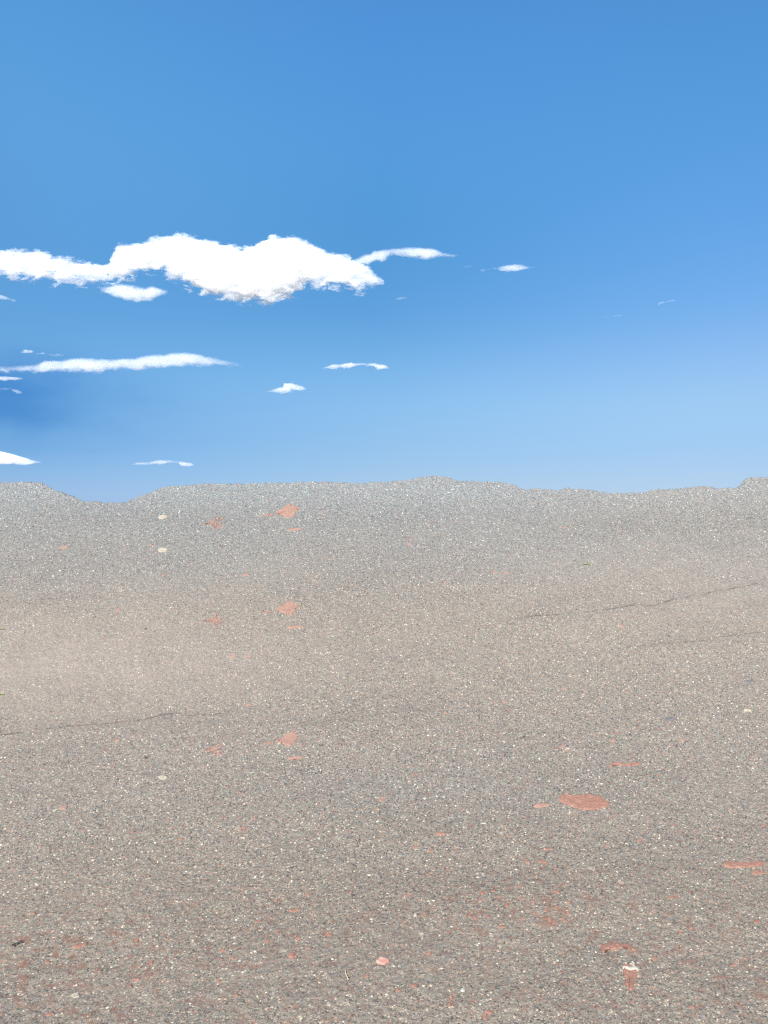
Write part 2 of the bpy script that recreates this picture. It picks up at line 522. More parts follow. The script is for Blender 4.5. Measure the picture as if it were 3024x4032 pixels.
def lay(name, pts_px, mat, rough=0.10, thick=0.004, parent=None, seed=1, ground_pts=None, n=None, holes=0.0, fray=0.35):
    """a thin raised film that follows the ground, its ragged outline traced in place"""
    P = gpoly(pts_px) if ground_pts is None else ground_pts
    c = P.mean(0)
    # resample the outline evenly
    Q = np.vstack([P, P[:1]])
    L = np.concatenate([[0], np.cumsum(np.hypot(*np.diff(Q, axis=0).T))])
    n = n or int(np.clip(L[-1] / 0.004, 24, 320))
    s = np.linspace(0, L[-1], n, endpoint=False)
    ox, oy = np.interp(s, L, Q[:, 0]), np.interp(s, L, Q[:, 1])
    size = math.sqrt(max(1e-6, abs(0.5 * np.sum(ox * np.roll(oy, -1) - np.roll(ox, -1) * oy))))
    jit = size * rough
    r1 = fbm(ox * 90 + seed, oy * 90, 3, seed) * jit * 1.2
    r2 = fbm(ox * 90 + 7, oy * 90 + seed, 3, seed + 5) * jit * 1.2
    ox, oy = ox + r1, oy + r2
    rings = max(4, min(26, int(size / 0.006)))
    verts, faces = [], []
    gx, gy = c
    for k in range(rings + 1):
        f = 1 - k / (rings + 1)
        px, py = gx + (ox - gx) * f, gy + (oy - gy) * f
        hz = -0.002 if k == 0 else thick
        z = terrain(px, py) + hz
        verts += [(a - gx, b - gy, q) for a, b, q in zip(px, py, z)]
    z0 = float(terrain(np.array([gx]), np.array([gy]))[0])
    verts = [(a, b, q - z0) for a, b, q in verts]
    verts.append((0, 0, thick))
    for k in range(rings):
        for i in range(n):
            j = (i + 1) % n
            fx_, fy_ = verts[k * n + i][0] + gx, verts[k * n + i][1] + gy
            lim = .95 - 1.05 * holes - fray * (1 - k / rings) ** 2 * 1.1
            if k > 0 and float(fbm(np.array([fx_ * 70 + seed]), np.array([fy_ * 70]), 3, seed + 31)[0]) > lim: continue
            faces.append((k * n + i, k * n + j, (k + 1) * n + j, (k + 1) * n + i))
    for i in range(n):
        faces.append((rings * n + i, rings * n + (i + 1) % n, len(verts) - 1))
    me = bpy.data.meshes.new(name)
    me.from_pydata(verts, [], faces)
    me.polygons.foreach_set('use_smooth', [True] * len(me.polygons))
    me.materials.append(mat)
    me.update()
    # outlines run either way round: make the faces look up
    if sum(p.normal.z for p in me.polygons) < 0: me.flip_normals()
    o = bpy.data.objects.new(name, me)
    C.objects.link(o)
    o.location = (gx, gy, z0)
    if parent:
        o.parent = parent
        o.location = (gx - parent.location.x, gy - parent.location.y, z0 - parent.location.z)
    return o


def ell(cx, cy, rx, ry, tilt=0, n=14, seed=0):
    r = random.Random(int(cx * 7 + cy * 13 + seed))
    out = []
    for i in range(n):
        a = 2 * math.pi * i / n
        k = 1 + r.uniform(-.22, .22)
        u, v = rx * k * math.cos(a), ry * k * math.sin(a)
        out.append((cx + u * math.cos(tilt) - v * math.sin(tilt), cy + u * math.sin(tilt) + v * math.cos(tilt)))
    return out


def crop(ox, oy, s, pts): return [(ox + s * a, oy + s * b) for a, b in pts]


# --- traced red paint patches
o = lay('paint_patch', crop(2100, 3050, .2411, [(395, 420), (430, 370), (480, 330), (560, 330), (620, 370), (680, 345), (760, 355), (840, 345), (880, 310), (940, 320), (1000, 350),
        (1100, 365), (1150, 390), (1200, 440), (1250, 470), (1255, 520), (1200, 545), (1120, 550), (1060, 570), (950, 580), (850, 580), (760, 565), (680, 535), (600, 515), (520, 480), (450, 450)]),
        M_RED, .05, .006)
tag(o, 'largest brick-red paint patch, a wide lens shape with cracked flaking edges', 'paint patch')
o = lay('paint_patch', crop(1512, 2900, .9114, [(643, 303), (660, 297), (700, 291), (723, 296), (712, 302), (685, 307), (655, 308)]), M_SALMON, .06, .005)
tag(o, 'small slim red dash of paint just left of the largest red patch', 'paint patch')
o = lay('paint_patch', crop(1512, 2900, .9114, [(967, 128), (985, 116), (1010, 114), (1060, 118), (1103, 112), (1113, 119), (1080, 127), (1040, 126), (1005, 124), (978, 132)]), M_RED, .05, .005)
tag(o, 'narrow wavy red paint stroke lying beyond the largest red patch', 'paint patch')
o = lay('paint_patch', crop(2700, 3300, .1953, [(720, 520), (780, 470), (900, 480), (1000, 500), (1150, 490), (1300, 515), (1450, 505), (1560, 495), (1620, 530), (1590, 575), (1450, 575),
        (1300, 580), (1100, 590), (950, 595), (830, 580), (750, 545)]), M_RED, .05, .006)
tag(o, 'long straight brick-red paint bar at the right edge of the asphalt', 'paint patch')
o = lay('paint_patch', crop(2700, 3300, .1953, [(1300, 690), (1400, 655), (1500, 672), (1600, 680), (1612, 725), (1450, 732), (1340, 742)]), M_RED, .12, .004)
tag(o, 'short faint red paint mark just below the long red bar at the right edge', 'paint patch')
o = lay('paint_patch', crop(2300, 3650, .2411, [(255, 315), (330, 270), (400, 240), (470, 240), (520, 262), (560, 285), (640, 285), (740, 290), (800, 315), (830, 360), (860, 385), (800, 390),
        (720, 370), (650, 345), (580, 345), (480, 380), (420, 365), (370, 375), (340, 410), (300, 420), (270, 390)]), M_RED, .06, .006)
tag(o, 'lumpy red paint patch directly above the white-topped red patch', 'paint patch')
o = lay('paint_patch', crop(2300, 3650, .2411, [(660, 620), (720, 600), (800, 605), (845, 650), (870, 730), (880, 800), (840, 850), (800, 870), (830, 950), (800, 1040), (740, 1050), (725, 990),
        (680, 950), (640, 905), (700, 900), (700, 830), (660, 790), (640, 720), (650, 660)]), M_RED, .08, .006)
tag(o, 'downward red paint smear topped with crusty white residue near the bottom right', 'paint patch')
lay('residue', crop(2300, 3650, .2411, [(610, 685), (660, 690), (700, 715), (760, 725), (740, 690), (790, 690), (830, 700), (900, 705), (905, 730), (830, 740), (760, 750), (700, 735), (650, 712)]),
    M_WHITE, .16, .011, holes=.4, parent=o)
lay('residue', crop(2300, 3650, .2411, [(740, 610), (800, 600), (840, 640), (830, 680), (800, 690), (780, 650), (740, 650)]), M_WHITE, .25, .011, holes=.5, parent=o)
o = lay('paint_patch', ell(1507, 3790, 27, 13, 0), M_PINK, .04, .006, holes=.2)
tag(o, 'pale pink oval paint spot on the grey asphalt, bottom middle', 'paint patch')
o = lay('paint_patch', ell(1153, 3766, 21, 10, 0), M_RED, .05, .006)
tag(o, 'plain red oval paint spot up and left of the pale pink oval', 'paint patch')
o = lay('paint_patch', ell(251, 3181, 17, 8, -.1), M_SALMON, .08, .005)
tag(o, 'small faded red paint spot alone at the left, below the lowest cream oval', 'paint patch')
o = lay('paint_patch', ell(1735, 3285, 21, 6, .08), M_RED, .06, .005)
tag(o, 'small red oval below and left of the largest red patch', 'paint patch')
o = lay('paint_patch', ell(1502, 3145, 11, 10, 0), M_SALMON, .10, .005)
tag(o, 'small salmon spot centre of the asphalt, left of the largest red patch', 'paint patch')

# --- the same trio of faded marks three times, one row above the other
where = {0: 'lowest', 1: 'middle', 2: 'uppermost'}
RT = [(1270, 270), (1320, 245), (1360, 225), (1385, 203), (1430, 200), (1460, 225), (1502, 236), (1465, 260), (1442, 300), (1400, 322), (1362, 322), (1330, 296), (1280, 296)]
LT = [(575, 375), (640, 352), (695, 310), (780, 320), (758, 350), (782, 378), (748, 385), (778, 420), (735, 425), (700, 432), (700, 398), (640, 390)]
TL = [(1130, 300), (1170, 288), (1235, 280), (1250, 300), (1200, 306), (1150, 310)]
ST = [(1368, 441), (1440, 425), (1510, 419), (1532, 430), (1450, 440), (1400, 449)]
for k, (dy, sc) in enumerate([(0, 1.0), (-514, 1.0), (-897, 1.0)]):
    def cc(p): return [(550 + .4219 * a, 2800 + dy + .4219 * b) for a, b in p]
    tag(lay('paint_patch', cc(RT), M_SALMON, .09, .006, holes=.15, seed=3 + k), 'cracked salmon-red arrow-shaped patch, %s of the three alike' % where[k], 'paint patch', 'cracked salmon patches')
    tag(lay('paint_patch', cc(LT), M_SALMON, .22, .0015, holes=.66, seed=9 + k), 'faded salmon smudge with ragged edge left of a cracked patch, %s of the three alike' % where[k], 'paint patch', 'faded salmon smudges')
    tag(lay('paint_patch', cc(TL), M_SALMON, .22, .0015, holes=.6, seed=19 + k), 'thin salmon smear joined to the left side of a cracked patch, %s of three' % where[k], 'paint patch', 'thin salmon smears')
    tag(lay('paint_patch', cc(ST), M_SALMON, .04, .006, seed=29 + k), 'slim orange-red dash below a cracked salmon patch, %s of the three alike' % where[k], 'paint patch', 'slim orange dashes')

# --- cream ovals
for k, py in enumerate([3060, 2165, 2036]):
    p = [(550 + .4219 * a, py - 260 + .4219 * b) for a, b in [(170, 617), (198, 601), (230, 599), (257, 603), (258, 620), (232, 633), (200, 637), (178, 634)]]
    tag(lay('paint_patch', p, M_CREAM, .03, .006, seed=40 + k),
        'cream oval spot on bluish grey asphalt, %s' % ['lowest, well below the other two', 'lower of the close pair under the crest', 'upper of the close pair, nearest the crest'][k],
        'paint patch', 'cream oval spots')
o = lay('paint_chip', crop(2500, 2650, .3159, [(1350, 462), (1400, 462), (1460, 470), (1460, 480), (1400, 488), (1360, 486)]), M_CREAM, .03, .005)
tag(o, 'cream chip near the right edge, right of the dark oval spot', 'paint chip')
o = lay('paint_patch', crop(0, 3500, .3014, [(930, 1385), (960, 1362), (1010, 1370), (1055, 1400), (1030, 1425), (980, 1418), (940, 1410)]), M_CREAM, .3, .003, holes=.6)
tag(o, 'blurry cream smear at the bottom left of the asphalt', 'paint patch')
# --- dark spots
o = lay('oil_spot', ell(2639, 2835, 27, 6, 0), M_DARK, .12, .004)
tag(o, 'dark grey lens-shaped spot below the cracks at the right', 'spot')
for k, py in enumerate([2684, 2043]):
    o = lay('oil_spot', ell(2953, py, 18, 4, .09), M_DARK, .08, .004, seed=k)
    tag(o, ['short dark grey dash near the right edge, above the cream chip', 'short dark grey dash near the right edge, close under the crest'][k], 'spot')
for k, (px, py, rx, ry, lab) in enumerate([(574, 2987, 5, 3, 'tiny black tar speck just above the lowest cream oval'), (2062, 2903, 8, 2.5, 'tiny black tar speck beyond the slim red dash'),
        (574, 2475, 5, 3, 'tiny black tar speck left of the middle salmon smudge'), (2480, 2892, 6, 2, 'tiny black tar speck beyond the narrow wavy red stroke'),
        (1390, 3529, 8, 3, 'tiny black tar speck alone in the grey middle foreground'), (2664, 2938, 6, 2, 'tiny black tar speck just below the dark lens-shaped spot')]):
    o = lay('tar_speck', ell(px, py, rx, ry), M_BLACK, .15, .003, seed=60 + k)
    tag(o, lab, 'speck', 'tiny black specks')


def stalk(name, pts_px, r0, r1, mat, lift=.006, sides=7):
    """a tapered, slightly bent stalk lying on the ground"""
    P = gpoly(pts_px)
    n = len(P)
    base = P[0]
    z0 = float(terrain(*[np.array([v]) for v in base])[0])
    vs, fs = [], []
    for i in range(n):
        d = P[min(i + 1, n - 1)] - P[max(i - 1, 0)]
        d = d / (np.hypot(*d) + 1e-9)
        nx_, ny_ = -d[1], d[0]
        r = r0 + (r1 - r0) * i / (n - 1)
        z = float(terrain(np.array([P[i][0]]), np.array([P[i][1]]))[0]) + lift + r
        for s in range(sides):
            a = 2 * math.pi * s / sides
            vs.append((P[i][0] - base[0] + nx_ * r * math.cos(a), P[i][1] - base[1] + ny_ * r * math.cos(a), z - z0 + r * math.sin(a)))
    for i in range(n - 1):
        for s in range(sides):
            q = (s + 1) % sides
            fs.append((i * sides + s, i * sides + q, (i + 1) * sides + q, (i + 1) * sides + s))
    fs.append(tuple(range(sides))[::-1]); fs.append(tuple(range((n - 1) * sides, n * sides)))
    me = bpy.data.meshes.new(name); me.from_pydata(vs, [], fs); me.materials.append(mat)
    me.polygons.foreach_set('use_smooth', [True] * len(me.polygons)); me.update()
    ob = bpy.data.objects.new(name, me); C.objects.link(ob); ob.location = (base[0], base[1], z0)
    return ob


def dens(pts, k=4, j=0.6, seed=1):
    r = random.Random(seed); out = []
    for a, b in zip(pts[:-1], pts[1:]):
        for i in range(k): out.append((a[0] + (b[0] - a[0]) * i / k + r.uniform(-j, j), a[1] + (b[1] - a[1]) * i / k + r.uniform(-j, j)))
    return out + [pts[-1]]


tw = stalk('twig', dens(crop(0, 3500, .3014, [(160, 780), (200, 755), (250, 735), (300, 712)]), 4, 1.2, 2), .0032, .0014, M_BLACK)
tag(tw, 'short black twig lying at the bottom left of the asphalt', 'twig')
for seg in ([(205, 752), (225, 742), (232, 722)], [(250, 735), (280, 733), (300, 728)]):
    b = stalk('side_shoot', dens(crop(0, 3500, .3014, seg), 3, .6, 5), .0022, .0010, M_BLACK)
    b.parent = tw; b.location = [b.location[i] - tw.location[i] for i in range(3)]
tag(stalk('straw', dens(crop(1200, 3600, .3014, [(528, 742), (535, 790), (548, 835), (570, 885)]), 3, .5, 3), .0011, .0016, M_STRAW), 'thin pale straw stalk lying left of the pink oval', 'straw')
tag(stalk('grass_blade', dens([(2296, 2225), (2310, 2226), (2326, 2227)], 3, .4), .0035, .0012, M_GREEN), 'green grass blade lying right of centre under the crest', 'grass blade')
tag(stalk('grass_blade', dens([(-12, 2481), (4, 2480), (20, 2481)], 3, .4), .0030, .0012, M_GREEN), 'upper green grass blade at the left edge', 'grass blade')
tag(stalk('grass_blade', dens([(-12, 2737), (4, 2736), (20, 2737)], 3, .4), .0030, .0012, M_GREEN), 'lower green grass blade at the left edge', 'grass blade')

# --- small red flecks, traced one by one
def c8(p): return (1512 + .9114 * p[0], 2900 + .9114 * p[1])
def c7(p): return (.9114 * p[0], 2900 + .9114 * p[1])
def c5(p): return (.9114 * p[0], 1900 + .9114 * p[1])
def c6(p): return (1512 + .9114 * p[0], 1900 + .9114 * p[1])
flecks = [c8(p) + (q, v) for p, q, v in [((685, 548), 18, 6), ((430, 680), 15, 8), ((700, 755), 8, 8), ((715, 790), 9, 12), ((745, 745), 8, 7), ((770, 790), 8, 6), ((800, 718), 10, 5),
    ((795, 765), 8, 6), ((735, 805), 9, 5), ((370, 775), 8, 8), ((395, 787), 7, 6), ((530, 735), 8, 9), ((450, 788), 7, 5), ((510, 832), 14, 6), ((747, 675), 13, 5), ((600, 705), 7, 5),
    ((640, 718), 8, 5), ((650, 765), 7, 7), ((600, 792), 7, 4), ((165, 775), 8, 5), ((100, 692), 13, 4), ((710, 490), 16, 4), ((620, 547), 11, 4), ((275, 573), 7, 5), ((958, 472), 8, 5),
    ((1250, 382), 8, 4), ((1105, 445), 9, 7), ((990, 18), 9, 4), ((770, 45), 14, 4), ((790, 62), 8, 3), ((205, 497), 12, 4), ((135, 480), 11, 4), ((190, 940), 12, 5), ((130, 1082), 15, 6),
    ((290, 1140), 8, 14), ((285, 1165), 8, 8), ((435, 1215), 10, 12), ((455, 1195), 18, 6), ((1240, 700), 9, 5), ((1280, 850), 8, 6), ((1610, 800), 14, 6), ((1170, 960), 9, 7),
    ((1325, 830), 8, 5), ((985, 905), 10, 5), ((118, 130), 7, 4), ((125, 165), 8, 6), ((1290, 15), 10, 4), ((1180, 165), 6, 4), ((1640, 385), 9, 4), ((1210, 795), 7, 5),
    ((740, 575), 7, 5), ((580, 655), 7, 4), ((475, 672), 8, 4), ((65, 1100), 8, 6), ((1040, 1075), 5, 4), ((1510, 985), 13, 5), ((1330, 1170), 12, 6)]]
flecks += [c7(p) + (q, v) for p, q, v in [((945, 1055), 10, 6), ((1000, 955), 9, 5), ((1197, 850), 8, 9), ((1287, 876), 12, 7), ((1270, 752), 26, 6), ((1330, 685), 8, 5), ((1115, 800), 13, 5),
    ((1192, 707), 9, 5), ((1515, 677), 8, 5), ((1425, 855), 11, 9), ((345, 907), 34, 8), ((1615, 312), 5, 4), ((655, 975), 8, 9), ((205, 975), 8, 9), ((565, 1078), 7, 7), ((215, 1200), 18, 7),
    ((780, 442), 13, 4), ((1055, 400), 7, 9), ((1100, 358), 12, 3), ((570, 410), 7, 6), ((640, 785), 8, 6), ((590, 885), 9, 9), ((725, 880), 6, 5), ((1155, 890), 8, 8), ((1585, 1040), 9, 6),
    ((1020, 1125), 9, 6), ((1335, 915), 8, 6), ((640, 605), 7, 4), ((735, 660), 7, 4), ((590, 1050), 14, 5), ((505, 17), 11, 6), ((455, 65), 8, 4), ((145, 765), 9, 5), ((960, 920), 12, 6)]]
flecks += [c5(p) + (q, v) for p, q, v in [((278, 281), 17, 7), ((510, 552), 9, 6), ((1005, 750), 16, 4), ((1072, 750), 14, 4), ((1075, 962), 13, 4), ((1060, 402), 11, 6), ((950, 245), 5, 3),
    ((650, 133), 7, 2.5), ((650, 272), 7, 2.5), ((705, 402), 7, 5), ((1400, 140), 6, 3)]]
flecks += [c6(p) + (q, v) for p, q, v in [((118, 246), 6, 4), ((110, 264), 9, 4), ((192, 184), 6, 3), ((480, 392), 10, 3), ((528, 391), 12, 3), ((265, 435), 7, 4), ((1023, 622), 8, 6),
    ((780, 195), 11, 3), ((782, 896), 12, 3), ((600, 632), 6, 3), ((480, 953), 8, 3), ((525, 952), 12, 3), ((265, 996), 9, 3), ((910, 1087), 7, 3)]]
LAND = [(2290, 3158, 'the largest red patch'), (2135, 3173, 'the slim red dash beside the largest patch'), (2460, 3008, 'the narrow wavy red stroke'), (2930, 3403, 'the long red bar'),
        (2430, 3728, 'the lumpy red patch'), (2480, 3850, 'the white-topped red smear'), (1507, 3790, 'the pale pink oval'), (1153, 3766, 'the plain red oval'), (251, 3181, 'the faded spot at left'),
        (1735, 3285, 'the small red oval'), (1120, 2905, 'the lowest cracked salmon patch'), (1120, 2391, 'the middle cracked salmon patch'), (1120, 2008, 'the uppermost cracked salmon patch'),
        (640, 3062, 'the lowest cream oval'), (640, 2165, 'the middle cream oval'), (2640, 2835, 'the dark lens-shaped spot'), (2940, 2800, 'the cream chip'), (300, 3920, 'the blurry cream smear'),
        (70, 3726, 'the black twig'), (1366, 3845, 'the pale straw stalk'), (2310, 2226, 'the green grass blade'), (1502, 3145, 'the centre salmon spot')]
ORD = ['nearest', 'second nearest', 'third nearest', 'fourth nearest', 'fifth nearest', 'sixth nearest', 'seventh nearest', 'eighth nearest', 'ninth nearest', 'tenth nearest',
       'eleventh nearest', 'twelfth nearest', 'thirteenth nearest', 'fourteenth nearest', 'fifteenth nearest', 'sixteenth nearest', 'seventeenth nearest', 'eighteenth nearest', 'nineteenth nearest', 'twentieth nearest']


def where_each(points):
    """for each point: (how near, which side, of which landmark), different for every point"""
    buckets = {}
    for i, (px, py) in enumerate(points):
        d, L = min((math.hypot(px - lx, (py - ly) * 1.4), k) for k, (lx, ly, _) in enumerate(LAND))
        dx, dy = px - LAND[L][0], (py - LAND[L][1]) * 1.4
        side = ('right of' if dx > 0 else 'left of') if abs(dx) > abs(dy) else ('below' if dy > 0 else 'above')
        buckets.setdefault((L, side), []).append((d, i))
    out = {}
    for (L, side), v in buckets.items():
        for n, (d, i) in enumerate(sorted(v)):
            out[i] = (('' if len(v) == 1 else ORD[n] + ' of those ') + side + ' ' + LAND[L][2])
    return out


flecks = [f for f in flecks if f[1] < 4030]
fleck_at = where_each([f[:2] for f in flecks])
for k, (px, py, rx, ry) in enumerate(flecks):
    faded = py < 3000
    rr = random.Random(k)
    o = lay('paint_fleck', ell(px, py, rx, ry, rr.uniform(-.25, .1)), M_SALMON if faded else M_RED, rr.uniform(.12, .24), .0035, seed=100 + k, n=20)
    tag(o, ('faded salmon' if faded else 'brick-red') + ' paint fleck, ' + fleck_at[k], 'paint fleck', 'small salmon flecks' if faded else 'small brick-red flecks')

# --- pale stone chips standing out of the surface
M_CHIP = patch_material('pale_stone', (.33, .305, .255), (.38, .355, .30), (.30, .27, .22), .4, .7)


def stone(px, py, rx, ry, k):
    x, y = (float(v[0]) for v in hit([px], [py]))
    s = y / FPX
    r = random.Random(k)
    vs, fs, n = [], [], 9
    prof = [(1.0, -.3), (1.02, .15), (.72, .55), (.3, .72)]
    a0 = r.uniform(0, 6)
    rad = [1 + r.uniform(-.25, .2) for _ in range(n)]
    for f, h in prof:
        for i in range(n):
            a = 2 * math.pi * i / n + a0
            vs.append((rx * s * f * rad[i] * math.cos(a), ry * s * 2 * f * rad[i] * math.sin(a), h * ry * s * .9 + r.uniform(-.0004, .0004)))
    for q in range(len(prof) - 1):
        for i in range(n):
            j = (i + 1) % n
            fs.append((q * n + i, q * n + j, (q + 1) * n + j, (q + 1) * n + i))
    fs.append(tuple(range(3 * n, 4 * n))); fs.append(tuple(range(n))[::-1])
    me = bpy.data.meshes.new('stone_chip'); me.from_pydata(vs, [], fs); me.materials.append(M_CHIP); me.update()
    o = bpy.data.objects.new('stone_chip', me); C.objects.link(o)
    # tip it with the slope
    e = .03
    q = terrain(np.array([x, x + e, x - e, x, x]), np.array([y, y, y, y + e, y - e]), False)
    nrm = Vector((-(q[1] - q[2]) / (2 * e), -(q[3] - q[4]) / (2 * e), 1)).normalized()
    o.rotation_euler = nrm.to_track_quat('Z', 'Y').to_euler()
    o.location = (x, y, float(terrain(np.array([x]), np.array([y]))[0]) + .0005)
    return o


chips = [c7(p) + (q, v) for p, q, v in [((398, 870), 8, 4), ((37, 672), 7, 4), ((110, 657), 7, 4), ((205, 672), 6, 4), ((615, 983), 6, 3), ((745, 997), 6, 5), ((663, 1000), 7, 3), ((445, 995), 5, 4),
    ((833, 887), 5, 4), ((1035, 968), 8, 4), ((955, 1097), 6, 3), ((1605, 792), 8, 4), ((385, 408), 8, 3), ((277, 436), 7, 3), ((560, 460), 6, 4), ((1137, 608), 6, 4), ((1250, 640), 4, 4),
    ((1380, 440), 5, 4), ((1350, 485), 6, 4), ((505, 632), 4, 4), ((235, 322), 6, 3), ((1090, 760), 5, 3), ((1575, 1085), 6, 4), ((1500, 930), 6, 4), ((330, 1075), 8, 4), ((745, 1235), 5, 4),
    ((585, 1225), 6, 5), ((970, 640), 5, 3), ((1275, 455), 6, 4)]]
chips += [c8(p) + (q, v) for p, q, v in [((175, 264), 9, 2.5), ((362, 324), 7, 4), ((90, 457), 6, 3), ((100, 570), 9, 3), ((405, 604), 7, 3.5), ((315, 548), 6, 2.5), ((135, 775), 7, 7), ((165, 853), 9, 3),
    ((750, 967), 8, 4), ((605, 1012), 7, 5), ((795, 53), 9, 3), ((560, 95), 4, 3), ((340, 1095), 12, 8), ((525, 1188), 6, 4), ((1240, 468), 5, 3), ((1185, 995), 6, 4), ((1355, 632), 6, 5),
    ((795, 628), 6, 3), ((1305, 1240), 6, 4), ((1000, 735), 6, 2.5), ((740, 1115), 5, 4), ((545, 780), 6, 5), ((495, 778), 5, 5), ((430, 375), 12, 3), ((590, 185), 5, 3), ((470, 355), 5, 3)]]
chips += [c6(p) + (q, v) for p, q, v in [((1465, 408), 5, 3), ((1645, 213), 5, 2.5), ((1647, 914), 5, 2.5), ((95, 611), 9, 2), ((95, 822), 9, 2), ((1115, 480), 5, 2.5), ((600, 1100), 4, 2), ((790, 1155), 9, 2.5)]]
chips = [c for c in chips if c[1] < 4030]
chip_at = where_each([c[:2] for c in chips])
for k, c in enumerate(chips):
    tag(stone(c[0], c[1], c[2] * .85, c[3] * .8, k), 'pale stone chip, ' + chip_at[k], 'stone chip', 'pale stone chips')


# ------------------------------------------------------------------ clouds: bodies of vapour with their own distance, size and depth
def cloud(name, top, bot, dist, parent=None, noise=0.5, density=1.0, soft=1.0, nscale=1.0, seed=0, margin=1.5, depth_k=0.6):
    """top and bot: outline of the body in photograph pixels, left to right; dist: metres from the camera"""
    k = dist / FPX
    X = lambda p: (p - 1512) * k
    Zf = lambda p: (2016 - p) * k + EYE
    x0, x1 = X(min(top[0][0], bot[0][0])), X(max(top[-1][0], bot[-1][0]))
    tx, tz = [X(a) for a, b in top], [Zf(b) for a, b in top]
    bx, bz = [X(a) for a, b in bot], [Zf(b) for a, b in bot]
    zmin, zmax = min(bz + tz), max(tz + bz)
    pad = (zmax - zmin) * .05 + k
    zmin -= pad; zmax += pad
    W, H = x1 - x0, zmax - zmin
    cx, cz = (x0 + x1) / 2, (zmin + zmax) / 2
    # hull
    N, R = 120, 20
    us = np.linspace(0, 1, N)
    T = np.interp(x0 + us * W, tx, tz); B = np.interp(x0 + us * W, bx, bz)
    amp = noise * k                      # noise amplitude in metres (noise is in photo pixels)
    vs, fs = [], []
    for i, u in enumerate(us):
        m, h = (T[i] + B[i]) / 2, max((T[i] - B[i]) / 2, .5 * k)
        hh = h + amp * .55 * margin
        e = 1.0
        for r in range(R):
            a = 2 * math.pi * r / R
            vs.append((x0 + u * W - cx, math.sin(a) * hh * depth_k * e, m - cz + math.cos(a) * hh * e))
    for i in range(N - 1):
        for r in range(R):
            q = (r + 1) % R
            fs.append((i * R + r, (i + 1) * R + r, (i + 1) * R + q, i * R + q))
    fs.append(tuple(range(R))); fs.append(tuple(range((N - 1) * R, N * R))[::-1])
    me = bpy.data.meshes.new(name); me.from_pydata(vs, [], fs)
    # vapour
    t = NT('vapour')
    co = t.node('ShaderNodeTexCoord').outputs['Object']
    sp = t.node('ShaderNodeSeparateXYZ'); t.link(co, sp.inputs[0])
    u = t.math('DIVIDE', t.math('ADD', sp.outputs[0], x0 * 0 + W / 2), W)

    def curve(xs_, zs_):
        fc = t.node('ShaderNodeFloatCurve')
        cv = fc.mapping.curves[0]
        pts = [((X_ - x0) / W, (z_ - zmin) / H) for X_, z_ in zip(xs_, zs_)]
        pts = [(min(max(a, 0), 1), min(max(b, 0), 1)) for a, b in pts]
        if len(pts) == 1: pts.append((1, pts[0][1]))
        cv.points[0].location = pts[0]; cv.points[1].location = pts[-1]
        for p in pts[1:-1]: cv.points.new(*p)
        for p in cv.points: p.handle_type = 'VECTOR'
        fc.mapping.update()
        t.put(fc.inputs['Value'], u)
        return t.math('MULTIPLY_ADD', fc.outputs[0], H, -H / 2)
    tc, bc = curve(tx, tz), curve(bx, bz)
    mid = t.math('MULTIPLY', t.math('ADD', tc, bc), .5)
    half = t.math('MAXIMUM', t.math('MULTIPLY', t.math('SUBTRACT', tc, bc), .5), 1.3 * k)
    a = t.math('DIVIDE', t.math('SUBTRACT', sp.outputs[2], mid), half)
    b = t.math('DIVIDE', sp.outputs[1], t.math('MULTIPLY', half, depth_k))
    e = t.math('SQRT', t.math('ADD', t.math('MULTIPLY', a, a), t.math('MULTIPLY', b, b)))
    s = t.math('MULTIPLY', t.math('SUBTRACT', 1.0, e), half)         # metres inside the outline
    mp = t.node('ShaderNodeMapping'); t.link(co, mp.inputs['Vector'])
    mp.inputs['Location'].default_value = (seed * 313.0, seed * 71.0, seed * 17.0)
    mp.inputs['Scale'].default_value = (.50, .8, 1.1)
    n1 = t.noise(mp.outputs[0], nscale * .034 / k, 7, .66, .35)       # puffs about 30 photo pixels across
    # more ragged underneath than on top
    rag = t.maprange(a, -1.0, .7, 1.45, .62, False)
    s2 = t.math('ADD', s, t.math('MULTIPLY', t.math('MULTIPLY', t.math('SUBTRACT', n1, .52), 3.2 * amp), rag))
    endf = t.math('MULTIPLY', t.math('MULTIPLY', u, t.math('SUBTRACT', 1.0, u)), 4.0 * W)
    d = t.maprange(s2, 0.0, 14.0 * k * soft, 0.0, density * .045 / k, True)
    v = t.node('ShaderNodeVolumePrincipled')
    v.inputs['Color'].default_value = (1, 1, 1, 1)
    v.inputs['Anisotropy'].default_value = 0.0
    t.link(d, v.inputs['Density'])
    o_ = t.node('ShaderNodeOutputMaterial'); t.link(v.outputs[0], o_.inputs['Volume'])
    me.materials.append(t.m)
    me.update()
    ob = bpy.data.objects.new(name, me); C.objects.link(ob)
    ob.location = (cx, dist, cz)
    if parent:
        ob.parent = parent
        ob.location = Vector((cx, dist, cz)) - parent.location
    return ob


def cA(p): return [(.9114 * a, 850 + .9114 * b) for a, b in p]
def cB(p): return [(1400 + .9114 * a, 900 + .9114 * b) for a, b in p]
def cC(p): return [(.9645 * a, 1300 + .9645 * b) for a, b in p]


